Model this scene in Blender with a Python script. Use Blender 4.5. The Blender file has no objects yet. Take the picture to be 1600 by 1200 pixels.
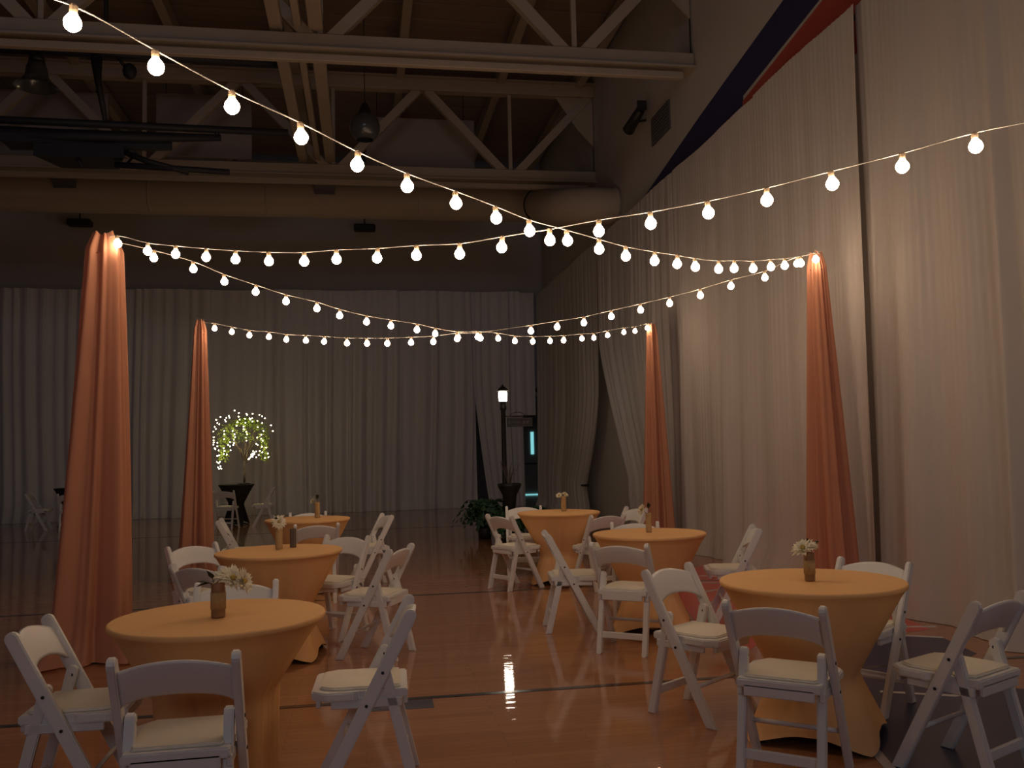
import bpy, bmesh, math, random
from mathutils import Vector, Matrix
random.seed(7)
PI = math.pi
S = bpy.context.scene
COL = S.collection

# ------------------------------------------------------------------ camera, world, exposure
CAM_H = 1.4544
YAW, PITCH, ROLL, FPX = 0.16669311, 0.07357072, -0.02341743, 1396.888
cd = bpy.data.cameras.new('camera'); cam = bpy.data.objects.new('camera', cd); COL.objects.link(cam)
f_ = Vector((math.sin(YAW)*math.cos(PITCH), math.cos(YAW)*math.cos(PITCH), math.sin(PITCH)))
r0 = Vector((math.cos(YAW), -math.sin(YAW), 0)); u0 = r0.cross(f_)
rr = r0*math.cos(ROLL) + u0*math.sin(ROLL); uu = -r0*math.sin(ROLL) + u0*math.cos(ROLL)
M = Matrix((rr, uu, -f_)).transposed().to_4x4(); M.translation = Vector((0, 0, CAM_H))
cam.matrix_world = M
cd.sensor_fit = 'HORIZONTAL'; cd.sensor_width = 36.0; cd.lens = FPX/1600*36.0
cd.clip_start = 0.05; cd.clip_end = 200
S.camera = cam
S.view_settings.view_transform = 'Standard'; S.view_settings.look = 'None'
S.view_settings.exposure = 0.0; S.view_settings.gamma = 1.0; S.view_settings.use_curve_mapping = False
w = bpy.data.worlds.new('dim_hall'); S.world = w; w.use_nodes = True
bg = w.node_tree.nodes['Background']; bg.inputs[0].default_value = (0.62, 0.66, 0.85, 1); bg.inputs[1].default_value = 0.05
BULB_L = 53.0        # radiance of a string bulb
ld = bpy.data.lights.new('added_fill_light', 'AREA'); ld.shape = 'RECTANGLE'; ld.size = 9; ld.size_y = 3; ld.energy = 235; ld.color = (0.80, 0.84, 1.0)
lo = bpy.data.objects.new('added_fill_light', ld); COL.objects.link(lo); lo.location = (-2, -16, 8.3)      # added unseen fill behind the camera, stands in for the hall's own lighting
lo.rotation_euler = (Vector((-1, 23, 3.2)) - Vector(lo.location)).to_track_quat('-Z', 'Y').to_euler()
S.cycles.use_denoising = True
S.cycles.use_light_tree = True
S.cycles.sample_clamp_indirect = 4.0
S.cycles.max_bounces = 6
S.cycles.caustics_reflective = False; S.cycles.caustics_refractive = False

# ------------------------------------------------------------------ materials
def mat(name, col, rough=0.6, metal=0.0, bump=0.0, bscale=60.0, vary=0.0, vscale=6.0, trans=0.0, emit=None, estr=0.0, coat=0.0, spec=0.5, stretch=(1,1,1), sheen=0.0):
    m = bpy.data.materials.new(name); m.use_nodes = True
    nt = m.node_tree; N = nt.nodes; Lk = nt.links
    p = N['Principled BSDF']; out = N['Material Output']
    p.inputs['Base Color'].default_value = (*col, 1); p.inputs['Roughness'].default_value = rough
    p.inputs['Metallic'].default_value = metal; p.inputs['Specular IOR Level'].default_value = spec
    p.inputs['Coat Weight'].default_value = coat; p.inputs['Coat Roughness'].default_value = 0.08
    p.inputs['Sheen Weight'].default_value = sheen
    tc = N.new('ShaderNodeTexCoord'); mp = N.new('ShaderNodeMapping'); mp.inputs['Scale'].default_value = stretch
    Lk.new(tc.outputs['Object'], mp.inputs[0])
    if vary:
        n = N.new('ShaderNodeTexNoise'); n.inputs['Scale'].default_value = vscale; n.inputs['Detail'].default_value = 4
        Lk.new(mp.outputs[0], n.inputs[0])
        mx = N.new('ShaderNodeMix'); mx.data_type = 'RGBA'
        mx.inputs[6].default_value = (*[c*(1-vary) for c in col], 1); mx.inputs[7].default_value = (*[min(1, c*(1+vary)) for c in col], 1)
        Lk.new(n.outputs[0], mx.inputs[0]); Lk.new(mx.outputs[2], p.inputs['Base Color'])
        csrc = mx.outputs[2]
    else: csrc = None
    if bump:
        n2 = N.new('ShaderNodeTexNoise'); n2.inputs['Scale'].default_value = bscale; Lk.new(mp.outputs[0], n2.inputs[0])
        b = N.new('ShaderNodeBump'); b.inputs['Strength'].default_value = bump; b.inputs['Distance'].default_value = 0.01
        Lk.new(n2.outputs[0], b.inputs['Height']); Lk.new(b.outputs[0], p.inputs['Normal'])
    if trans:
        t = N.new('ShaderNodeBsdfTranslucent'); t.inputs[0].default_value = (*col, 1)
        if csrc: Lk.new(csrc, t.inputs[0])
        ms = N.new('ShaderNodeMixShader'); ms.inputs[0].default_value = trans
        Lk.new(p.outputs[0], ms.inputs[1]); Lk.new(t.outputs[0], ms.inputs[2]); Lk.new(ms.outputs[0], out.inputs[0])
    if emit:
        p.inputs['Emission Color'].default_value = (*emit, 1); p.inputs['Emission Strength'].default_value = estr
    return m

MT = {
 'resin': mat('white_resin', (0.74, 0.73, 0.71), 0.38, vary=0.04),
 'pad': mat('ivory_vinyl', (0.80, 0.75, 0.63), 0.5, bump=0.1, vary=0.03),
 'bolt': mat('dark_bolt', (0.03, 0.03, 0.03), 0.4, metal=0.6),
 'gold': mat('mustard_spandex', (0.83, 0.49, 0.22), 0.85, vary=0.06, vscale=3, bump=0.15, bscale=220, spec=0.2),
 'cup': mat('black_foot_cup', (0.015, 0.015, 0.015), 0.5),
 'peach': mat('peach_voile', (0.72, 0.35, 0.22), 0.8, vary=0.06, vscale=3, trans=0.38, stretch=(1, 1, .1)),
 'sheer': mat('white_sheer', (0.68, 0.64, 0.62), 0.85, vary=0.05, vscale=9, trans=0.25, stretch=(1, 1, .06)),
 'sheer2': mat('grey_sheer', (0.80, 0.77, 0.78), 0.85, vary=0.07, vscale=9, trans=0.2, stretch=(1, 1, .06)),
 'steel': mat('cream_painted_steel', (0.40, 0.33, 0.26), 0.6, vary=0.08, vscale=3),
 'wall': mat('painted_block', (0.50, 0.47, 0.44), 0.8, vary=0.05, vscale=1.5),
 'wallb': mat('grey_painted_block', (0.46, 0.42, 0.39), 0.8, vary=0.06, vscale=1.5),
 'deck': mat('stained_roof_board', (0.26, 0.19, 0.15), 0.75, vary=0.18, vscale=3, stretch=(.15, 3, 3)),
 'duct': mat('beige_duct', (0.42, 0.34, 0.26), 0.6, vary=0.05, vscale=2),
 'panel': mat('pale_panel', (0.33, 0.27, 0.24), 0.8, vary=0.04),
 'grille': mat('grey_grille', (0.10, 0.09, 0.10), 0.6),
 'black': mat('black_iron', (0.018, 0.016, 0.018), 0.5),
 'darkpipe': mat('dark_blue_pipe', (0.014, 0.012, 0.018), 0.6),
 'blue': mat('blue_wall_paint', (0.025, 0.025, 0.09), 0.7),
 'red': mat('red_wall_paint', (0.42, 0.07, 0.05), 0.7),
 'cord': mat('white_cord', (0.75, 0.72, 0.66), 0.5),
 'socket': mat('cream_socket', (0.55, 0.42, 0.28), 0.5),
 'bulb': mat('lit_bulb', (1, .8, .6), 0.3, emit=(1.0, 0.70, 0.455), estr=BULB_L),
 'fairy': mat('lit_fairy_bulb', (1, .9, .6), 0.3, emit=(1.0, 0.80, 0.40), estr=60.0),
 'lantern': mat('lit_lantern', (1, 1, 1), 0.3, emit=(1.0, 0.86, 0.68), estr=34.0),
 'lite': mat('lit_door_glass', (0.3, 0.9, 1), 0.2, emit=(0.30, 0.85, 0.90), estr=0.75),
 'dome': mat('glass_reflector', (0.10, 0.11, 0.12), 0.12, metal=0.3),
 'vase': mat('rustic_bottle', (0.30, 0.17, 0.08), 0.45, vary=0.5, vscale=25, bump=0.4, bscale=60),
 'vaseband': mat('burlap_band', (0.50, 0.34, 0.16), 0.9, vary=0.3, vscale=60, bump=0.5, bscale=300),
 'petal': mat('cream_petal', (0.86, 0.80, 0.62), 0.6, trans=0.15),
 'disc': mat('flower_disc', (0.5, 0.36, 0.08), 0.8),
 'leaf': mat('dark_leaf', (0.018, 0.03, 0.012), 0.5),
 'fern': mat('fern_green', (0.028, 0.085, 0.04), 0.6, vary=0.3, trans=0.1),
 'treeleaf': mat('tree_leaf', (0.24, 0.34, 0.07), 0.5, vary=0.3, trans=0.2),
 'bark': mat('grey_brown_bark', (0.13, 0.10, 0.08), 0.8, vary=0.2),
 'spandexb': mat('black_spandex', (0.012, 0.012, 0.014), 0.8),
 'marknavy': mat('navy_floor_paint', (0.025, 0.03, 0.08), 0.35, coat=0.12),
 'markred': mat('red_floor_paint', (0.60, 0.08, 0.06), 0.3, coat=0.2),
 'markwhite': mat('white_floor_paint', (0.62, 0.60, 0.58), 0.22, coat=0.5),
 'markblack': mat('black_floor_paint', (0.02, 0.02, 0.025), 0.22, coat=0.5),
 'signw': mat('sign_letters', (0.10, 0.09, 0.09), 0.5),
}
def floor_mat():
    m = bpy.data.materials.new('maple_strip_floor'); m.use_nodes = True; nt = m.node_tree; N = nt.nodes; Lk = nt.links
    p = N['Principled BSDF']; tc = N.new('ShaderNodeTexCoord')
    br = N.new('ShaderNodeTexBrick'); br.inputs['Scale'].default_value = 1.0
    br.inputs['Brick Width'].default_value = 1.1; br.inputs['Row Height'].default_value = 0.057; br.inputs['Mortar Size'].default_value = 0.0012
    br.inputs['Color1'].default_value = (0.45, 0.205, 0.095, 1); br.inputs['Color2'].default_value = (0.385, 0.168, 0.074, 1); br.inputs['Mortar'].default_value = (0.22, 0.09, 0.04, 1)
    br.offset = 0.37
    Lk.new(tc.outputs['Object'], br.inputs[0])
    mp = N.new('ShaderNodeMapping'); mp.inputs['Scale'].default_value = (1.2, 26, 1); Lk.new(tc.outputs['Object'], mp.inputs[0])
    n = N.new('ShaderNodeTexNoise'); n.inputs['Scale'].default_value = 2.2; n.inputs['Detail'].default_value = 5; Lk.new(mp.outputs[0], n.inputs[0])
    mx = N.new('ShaderNodeMix'); mx.data_type = 'RGBA'; mx.blend_type = 'MULTIPLY'; mx.inputs[0].default_value = 0.5
    cr = N.new('ShaderNodeValToRGB'); cr.color_ramp.elements[0].color = (.62, .58, .55, 1); cr.color_ramp.elements[1].color = (1.15, 1.1, 1.1, 1)
    Lk.new(n.outputs[0], cr.inputs[0]); Lk.new(br.outputs[0], mx.inputs[6]); Lk.new(cr.outputs[0], mx.inputs[7]); Lk.new(mx.outputs[2], p.inputs['Base Color'])
    p.inputs['Roughness'].default_value = 0.55; p.inputs['Coat Weight'].default_value = 1.0; p.inputs['Coat Roughness'].default_value = 0.03
    p.inputs['Specular IOR Level'].default_value = 0.15
    mp2 = N.new('ShaderNodeMapping'); mp2.inputs['Scale'].default_value = (1, 9, 1); Lk.new(tc.outputs['Object'], mp2.inputs[0])
    n2 = N.new('ShaderNodeTexNoise'); n2.inputs['Scale'].default_value = 3.5; n2.inputs['Detail'].default_value = 3; Lk.new(mp2.outputs[0], n2.inputs[0])
    b = N.new('ShaderNodeBump'); b.inputs['Strength'].default_value = 0.16; b.inputs['Distance'].default_value = 0.004
    Lk.new(n2.outputs[0], b.inputs['Height']); Lk.new(b.outputs[0], p.inputs['Normal']); Lk.new(b.outputs[0], p.inputs['Coat Normal'])
    return m
MT['floor'] = floor_mat()

# ------------------------------------------------------------------ mesh helpers
def obj(name, bm, m, parent=None, smooth=False):
    me = bpy.data.meshes.new(name); bmesh.ops.recalc_face_normals(bm, faces=bm.faces[:]); bm.to_mesh(me); bm.free()
    me.materials.append(MT[m])
    if smooth:
        for p in me.polygons: p.use_smooth = True
    o = bpy.data.objects.new(name, me); COL.objects.link(o)
    if parent: o.parent = parent
    return o
def obj_me(name, me, parent=None, loc=None):
    o = bpy.data.objects.new(name, me); COL.objects.link(o)
    if parent: o.parent = parent
    if loc: o.location = loc
    return o
def tag(o, label, cat, group=None):
    o['label'] = label; o['category'] = cat
    if group: o['group'] = group
    return o
def empty(name, loc, rz=0, label=None, cat=None, group=None):
    o = bpy.data.objects.new(name, None); COL.objects.link(o); o.location = loc; o.rotation_euler = (0, 0, rz); o.empty_display_size = .1
    if label: tag(o, label, cat, group)
    return o
def struct(name, bm, m, parent=None, smooth=False):
    o = obj(name, bm, m, parent, smooth)
    if not parent: o['kind'] = 'structure'
    return o
def dup(root, loc, rz, label, group=None):
    r = root.copy(); COL.objects.link(r); r.location = loc; r.rotation_euler = (0, 0, rz); r['label'] = label
    if group: r['group'] = group
    for ch in list(root.children):
        c = ch.copy(); COL.objects.link(c); c.parent = r
        for g in ch.children:
            d = g.copy(); COL.objects.link(d); d.parent = c
    return r
def box(bm, c, s, bev=0.0, rot=None, seg=1):
    r = bmesh.ops.create_cube(bm, size=1.0); vs = r['verts']
    for v in vs: v.co = Vector((v.co.x*s[0], v.co.y*s[1], v.co.z*s[2]))
    if bev:
        es = list({e for v in vs for e in v.link_edges})
        rb = bmesh.ops.bevel(bm, geom=es, offset=bev, segments=seg, affect='EDGES', profile=.5)
        vs = list({v for f in rb['faces'] for v in f.verts} | {v for v in vs if v.is_valid})
    mtx = (rot.to_4x4() if rot else Matrix.Identity(4)); mtx = Matrix.Translation(Vector(c)) @ mtx
    for v in vs: v.co = mtx @ v.co
def beam(bm, a, b, wd, ht, up=Vector((0, 0, 1)), bev=0):
    a = Vector(a); b = Vector(b); d = (b-a); L = d.length; d.normalize()
    s = d.cross(up)
    if s.length < 1e-3: s = d.cross(Vector((0, 1, 0)))
    s.normalize(); u = s.cross(d)
    rot = Matrix((s, d, u)).transposed()
    box(bm, (a+b)/2, (wd, L, ht), bev, rot)
def tube(bm, pts, r, n=8, cap=True):
    pts = [Vector(p) for p in pts]; rings = []
    rad = r if isinstance(r, (list, tuple)) else [r]*len(pts)
    ref = Vector((0.13, 0.21, 0.97))
    for i, p in enumerate(pts):
        d = (pts[min(i+1, len(pts)-1)] - pts[max(i-1, 0)]).normalized()
        s = d.cross(ref)
        if s.length < .2: s = d.cross(Vector((1, 0, 0)))
        s.normalize(); u = s.cross(d)
        rings.append([bm.verts.new(p + (s*math.cos(2*PI*k/n) + u*math.sin(2*PI*k/n))*rad[i]) for k in range(n)])
    for a, b in zip(rings, rings[1:]):
        for k in range(n): bm.faces.new((a[k], a[(k+1) % n], b[(k+1) % n], b[k]))
    if cap:
        bm.faces.new(rings[0]); bm.faces.new(rings[-1][::-1])
def lathe(bm, prof, n=24, c=(0, 0, 0)):
    rings = []
    for r, z in prof:
        if r < 1e-5: rings.append([bm.verts.new((c[0], c[1], c[2]+z))])
        else: rings.append([bm.verts.new((c[0]+r*math.cos(2*PI*k/n), c[1]+r*math.sin(2*PI*k/n), c[2]+z)) for k in range(n)])
    for a, b in zip(rings, rings[1:]):
        for k in range(n):
            q = [a[k % len(a)], a[(k+1) % len(a)], b[(k+1) % len(b)], b[k % len(b)]]
            q = list(dict.fromkeys(q))
            if len(q) > 2: bm.faces.new(q)
def prism(bm, poly, z0, z1):
    a = [bm.verts.new((x, y, z0)) for x, y in poly]; b = [bm.verts.new((x, y, z1)) for x, y in poly]
    bm.faces.new(a[::-1]); bm.faces.new(b); n = len(poly)
    for k in range(n): bm.faces.new((a[k], a[(k+1) % n], b[(k+1) % n], b[k]))
    return a+b
def nb(): return bmesh.new()

# ------------------------------------------------------------------ room
WX, XL, YB, ROOF = 4.75, -14.0, 28.6, 9.15
b = nb(); box(b, ((XL+9)/2, 11, -.1), (9-XL, 36, .2)); floor = struct('floor', b, 'floor')
b = nb(); box(b, (WX+.15, 8, ROOF/2), (.3, 30, ROOF)); wr = struct('wall_right', b, 'wall')
b = nb(); box(b, ((XL+2.9)/2, 23.75, ROOF/2), (2.9-XL, .3, ROOF)); box(b, (5.95, 23.75, (ROOF+2.9)/2), (6.1, .3, ROOF-2.9)); struct('wall_back', b, 'wallb')
b = nb(); box(b, (5.9, YB+.15, 1.5), (6.6, .3, 3.4)); struct('wall_far', b, 'wallb')
b = nb(); box(b, (5.9, 26.2, 3.05), (6.6, 5.2, .1)); struct('ceiling_vestibule', b, 'wallb')
b = nb(); box(b, (XL-.15, 11, ROOF/2), (.3, 36, ROOF)); struct('wall_left', b, 'wallb')
b = nb(); box(b, (9.15, 26.2, 1.5), (.3, 5.2, 3.2)); box(b, (2.75, 26.2, 1.5), (.3, 4.8, 3.2)); struct('wall_side', b, 'wallb')
b = nb(); box(b, ((XL+9)/2, 11, ROOF+.25), (9-XL, 36, .1)); ce = struct('ceiling', b, 'deck')
b = nb(); box(b, (0, 0, 0), (WX-XL, .272, .05), .006); bm_me = bpy.data.meshes.new('roof_board'); b.to_mesh(bm_me); b.free(); bm_me.materials.append(MT['deck'])
for k in range(50):
    y = 9.2 + k*.29
    obj_me('roof_board', bm_me, ce, ((WX+XL)/2, y, ROOF+.17 + random.uniform(-.008, .008)))
# painted bands on the right wall (poly in (y,z))
def wall_poly(name, pts, m, t=.012):
    b = nb(); A = [b.verts.new((WX, y, z)) for y, z in pts]; B = [b.verts.new((WX-t, y, z)) for y, z in pts]
    b.faces.new(A); b.faces.new(B[::-1]); n = len(pts)
    for k in range(n): b.faces.new((A[k], A[(k+1) % n], B[(k+1) % n], B[k]))
    return struct(name, b, m, wr)
wall_poly('blue_band', [(3.0, 8.3), (9.08, 6.45), (11.66, 6.09), (14.19, 5.68), (16.5, 5.2), (10.3, 5.2), (10.27, 5.81), (8.32, 6.06), (3.0, 7.1)], 'blue')
wall_poly('red_band', [(3.0, 6.95), (8.25, 6.02), (10.3, 5.74), (11.2, 5.2), (3.0, 5.2)], 'red', .01)
# door beyond the curtains
b = nb(); box(b, (5.23, YB-.03, 1.08), (.92, .06, 2.10)); d1 = struct('door_1', b, 'wallb')
b = nb(); box(b, (5.42, YB-.07, 1.66), (.10, .02, .72)); struct('door_glass', b, 'lite', d1)
b = nb(); box(b, (5.25, YB-.07, .012), (.80, .03, .022)); struct('light_gap', b, 'lite', d1)
b = nb(); tube(b, [(4.88, YB-.06, 1.0), (4.88, YB-.13, 1.0), (5.1, YB-.13, 1.0), (5.55, YB-.13, 1.0)], .02); struct('push_bar', b, 'black', d1)
b = nb(); box(b, (6.23, YB-.03, 1.08), (.92, .06, 2.10)); d2 = struct('door_2', b, 'wallb')
b = nb(); box(b, (5.90, YB-.07, 1.66), (.15, .02, .72)); struct('door_glass', b, 'lite', d2)
# court markings (thin paint on the floor)
def mark(name, poly, m, t=.0015, dz=0):
    b = nb(); prism(b, poly, -.002, t+dz); return struct(name, b, m, floor)
def strip(name, pts, wd, m, t=.0025):
    L, R_ = [], []
    for i, p in enumerate(pts):
        a = Vector(pts[max(i-1, 0)]); c = Vector(pts[min(i+1, len(pts)-1)]); d = (c-a).normalized(); n = Vector((-d.y, d.x))*wd/2
        L.append((p[0]+n.x, p[1]+n.y)); R_.append((p[0]-n.x, p[1]-n.y))
    b = nb()
    for i in range(len(pts)-1): prism(b, [L[i], L[i+1], R_[i+1], R_[i]], -.002, t)
    return struct(name, b, m, floor)
strip('floor_line', [(-12, 5.47), (4.6, 5.43)], .05, 'markblack')
strip('floor_line', [(-12, 9.21), (4.6, 9.30)], .05, 'markblack')
strip('floor_line', [(-12, 17.5), (4.6, 17.5)], .05, 'markblack')
mark('floor_block', [(-.02, 5.235), (.385, 5.225), (.39, 5.40), (-.02, 5.41)], 'marknavy')
def arc(cx, cy, r, a0, a1, n=24, ry=None):
    ry = ry or r
    return [(cx+r*math.cos(math.radians(a0+(a1-a0)*k/n)), cy+ry*math.sin(math.radians(a0+(a1-a0)*k/n))) for k in range(n+1)]
mark('floor_emblem', [(2.62, 6.02), (2.9, 6.35), (3.5, 6.2), (4.3, 6.4), (4.5, 7.5), (4.5, 10.2), (4.1, 10.5), (3.6, 10.1), (3.2, 9.4), (2.98, 8.6), (2.85, 7.8), (2.65, 7.0), (2.48, 6.5)], 'markred')
for k in range(7):
    y = 6.45+k*.52
    strip('emblem_line', [(2.95+.07*k, y), (3.2+.07*k, y+.14), (3.5+.06*k, y-.02), (3.95, y+.12), (4.40, y+.02)], .045, 'markwhite', .004)
mark('floor_emblem', [(2.28, 3.7), (2.45, 4.3), (2.72, 4.75), (3.0, 5.3), (3.35, 6.0), (3.8, 6.35), (4.2, 6.1), (4.1, 5.6), (3.62, 5.25), (3.7, 4.8), (4.3, 4.4), (4.4, 3.2), (2.6, 3.0)], 'marknavy', dz=.0006)
strip('emblem_line', [(2.28, 3.7), (2.45, 4.3), (2.72, 4.75), (3.0, 5.3), (3.35, 6.0), (3.8, 6.35), (4.2, 6.1)], .05, 'markwhite', .004)
strip('emblem_line', [(2.95, 4.9), (3.3, 4.72), (3.6, 4.8)], .04, 'markwhite', .004)

# ------------------------------------------------------------------ curtains
def drape(name, p0, p1, z1, label, cat='curtain', m='sheer', amp=.045, wl=.24, seed=1, left=None, right=None, z0=.004, nz=14, group=None, puddle=.14, step=.016, side=-1, top=.08):
    """hanging cloth from p0 to p1 (plan points); left/right: functions of height fraction giving the offset of each edge in metres along the cloth"""
    rnd = random.Random(seed)
    p0 = Vector((*p0, 0)); p1 = Vector((*p1, 0)); d = p1-p0; L = d.length; d.normalize(); n = Vector((-d.y, d.x, 0))*side
    nx = int(L/step)
    knots = []; x = 0
    while x < L+1: knots.append(x); x += wl*rnd.uniform(.45, 1.6)
    amps = [amp*rnd.uniform(.35, 1.35) for _ in knots]; drift = [rnd.uniform(-.10, .10) for _ in knots]
    def fold(x, h):       # h: 0 bottom .. 1 top
        xx = x
        for i in range(len(knots)-1):
            if knots[i] <= xx < knots[i+1]:
                t = (xx-knots[i])/(knots[i+1]-knots[i]); a = amps[i]*(top+(1-top)*(1-h)**.8)
                return a*(.5-.5*math.cos(2*PI*t))**.8 + .0025*math.sin(xx*80+knots[i]*7)
        return 0
    ph = [rnd.uniform(0, 6.28) for _ in range(3)]
    b = nb(); grid = []
    for j in range(nz+1):
        h = j/nz; row = []
        z = z0+(z1-z0)*h
        lo = left(h) if left else 0; ro = right(h) if right else 0
        for i in range(nx+1):
            u = i/nx; s = lo + u*(L+ro-lo)
            s += .03*math.sin(u*L*1.7+ph[0]+h*1.2)*(1-h)
            off = fold(u*L + .05*math.sin(h*2.2+ph[1]+u*L*.8)*(1-h)*2, h)*(1+.25*math.sin(h*3+ph[2]))
            if j == 0: off += puddle*(.5+.5*math.sin(u*L*3+ph[1])); 
            v = p0 + d*s + n*off; row.append(b.verts.new((v.x, v.y, z + .012*math.sin(u*L*2.6+ph[2])*(h == 1) - (.0 if j else 0))))
        grid.append(row)
    for r0_, r1_ in zip(grid, grid[1:]):
        for i in range(nx): b.faces.new((r0_[i], r0_[i+1], r1_[i+1], r1_[i]))
    o = obj(name, b, m, smooth=True)
    tag(o, label, cat, group); return o
TOPR, TOPB = 5.46, 5.60
# back run, left to right
bs = [(-12.6, 'grey-white sheer curtain at far left end of the back wall'), (-9.3, 'grey-white sheer curtain left of the nearest peach pole drape'),
      (-6.55, 'grey sheer curtain on back wall between the two left pole drapes'), (-3.75, 'grey sheer curtain behind the fairy-lit tree'),
      (-2.1, 'grey sheer curtain just right of the fairy-lit tree'), (.85, 'grey sheer curtain between pale seam and dark slit at back')]
be = [-9.32, -6.57, -3.77, -2.12, .83, 2.79]
for i, ((x0, lb), x1) in enumerate(zip(bs, be)):
    drape('sheer_curtain', (x0-.08, 22.9+.04*(i % 2)), (x1+.08, 22.9+.04*(i % 2)), TOPB, lb, m='sheer2', amp=.13, wl=.27, top=.38, seed=20+i, group='back curtains', side=-1, step=.02)
drape('sheer_curtain', (2.83, 22.95), (4.12, 22.95), TOPB, 'narrow grey sheer curtain hanging behind the street lamp', m='sheer2', amp=.11, wl=.27, top=.3, seed=31, side=-1,
      left=lambda h: .38*max(0, 1-h*1.6)**1.3, group='back curtains')
drape('sheer_curtain', (4.10, 23.0), (4.5, 23.0), TOPB, 'short sheer curtain above the dark doorway in the far corner', m='sheer2', amp=.05, wl=.2, seed=33, z0=2.35, puddle=0, group='back curtains')
# right run (from the far corner towards the camera)
def tie(h): # near edge of the far panel: gathered at about 0.7 m
    z = h*TOPR
    if z > 2.6: return 0
    if z > .7: return -1.25*((2.6-z)/1.9)**1.6
    return -1.25+.35*((.7-z)/.7)
drape('sheer_curtain', (4.51, 22.7), (4.51, 16.55), TOPR, 'grey sheer curtain tied back at knee height in the far right corner', m='sheer', amp=.07, wl=.3, seed=41, side=-1, right=tie, group='side curtains', nz=24)
b = nb(); tube(b, [(4.40+.07*math.cos(a*PI/6), 17.60+.08*math.sin(a*PI/6), .71) for a in range(13)], .02, 6)
tag(obj('tieback', b, 'black', smooth=True), 'dark cord tieback round the gathered far corner curtain', 'tieback')
def sweep(h):
    z = h*TOPR
    if z > 3.4: return 0
    if z > .9: return 1.72*((3.4-z)/2.5)**1.15
    return 1.72+.05*math.sin(z*6)
drape('sheer_curtain', (4.51, 16.56), (4.51, 12.05), TOPR, 'sheer curtain sweeping open right of the dark gap', seed=42, amp=.08, wl=.3, side=-1, left=sweep, group='side curtains', nz=24)
rs = [(12.18, 'white sheer curtain right of the far right pole drape'), (9.35, 'white sheer curtain just left of the near right pole drape'),
      (7.28, 'white sheer curtain right of the near right pole drape, after dark seam'), (5.1, 'white sheer curtain at the right edge of the photo, nearest the camera')]
re_ = [9.37, 7.32, 5.12, 1.2]
for i, ((y0, lb), y1) in enumerate(zip(rs, re_)):
    drape('sheer_curtain', ((4.51, 4.47, 4.53, 4.51)[i], y0+.06), ((4.51, 4.47, 4.53, 4.51)[i], y1-.06), TOPR, lb, seed=53+i*3, amp=.085, wl=.42, side=-1, group='side curtains', nz=18)
# the pipe the curtains hang from
b = nb(); tube(b, [(4.60, 22.7, TOPR-.03), (4.60, 1.2, TOPR-.03)], .022); tag(obj('curtain_pipe', b, 'black', smooth=True), 'long thin pipe carrying the right side curtains', 'pipe')
b = nb(); tube(b, [(-12.6, 23.03, TOPB-.03), (4.5, 23.03, TOPB-.03)], .022); tag(obj('curtain_pipe', b, 'black', smooth=True), 'long thin pipe carrying the back wall curtains', 'pipe')

# ------------------------------------------------------------------ peach pole drapes
def pole_drape(loc, label, seed, rtop=.085, rbot=.30, H=3.13, sway=(0, 0), sq=1.0):
    rnd = random.Random(seed)
    t = empty('pole_drape', loc, 0, label, 'draped pole', 'peach pole drapes')
    b = nb(); tube(b, [(0, 0, .012), (0, 0, H-.04)], .025, 10); box(b, (0, 0, .006), (.4, .4, .012)); obj('pole', b, 'black', t, True)
    n = 120; nz = 26; b = nb(); g = []
    K = [(rnd.randint(4, 6), rnd.uniform(0, 6.28), .55), (rnd.randint(8, 11), rnd.uniform(0, 6.28), .35), (rnd.randint(15, 19), rnd.uniform(0, 6.28), .10)]
    for j in range(nz+1):
        h = j/nz; z = .015+(H-.015)*h; row = []
        R = rbot*(1-h)**.95 + rtop
        if h > .97: R *= 1-.35*((h-.97)/.03)
        if h < .05: R *= 1+.35*(1-h/.05)
        for k in range(n):
            a = 2*PI*k/n
            w_ = sum(c*math.sin(m*a+p+h*.9*(-1)**m) for m, p, c in K)
            r = R*(1+.42*w_*(1-.35*h))
            row.append(b.verts.new((r*math.cos(a)*sq + sway[0]*(1-h)**1.3, r*math.sin(a)/sq + sway[1]*(1-h)**1.3, z + .02*w_*(h > .97))))
        g.append(row)
    for r0_, r1_ in zip(g, g[1:]):
        for k in range(n): b.faces.new((r0_[k], r0_[(k+1) % n], r1_[(k+1) % n], r1_[k]))
    obj('drape', b, 'peach', t, True)
    b = nb(); tube(b, [(rtop*.9*math.cos(a*PI/8), rtop*.9*math.sin(a*PI/8), H-.16) for a in range(17)], .008, 6)
    obj('tie', b, 'peach', t, True)
    return t
pole_drape((-1.92, 7.12, 0), 'tall peach pole drape at left front, nearest and largest', 3, .115, .15, 3.16, sway=(-.07, 0))
pole_drape((-1.94, 11.3, 0), 'slim peach pole drape behind the large left one', 5, .065, .12, 3.12, sway=(-.04, 0))
pole_drape((4.04, 7.38, 0), 'peach pole drape against the right curtains behind the front right table', 8, .065, .12, 3.16, sway=(.03, 0))
pole_drape((4.0, 11.92, 0), 'rust peach pole drape by the tied-back corner curtain', 11, .06, .13, 3.16)
pole_drape((4.05, 2.3, 0), 'peach pole drape near the camera on the curtain side, outside the photo', 13, .06, .12, 3.16)
pole_drape((-1.96, 2.3, 0), 'peach pole drape near the camera on the left, outside the photo', 17, .085, .2, 3.16)

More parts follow.
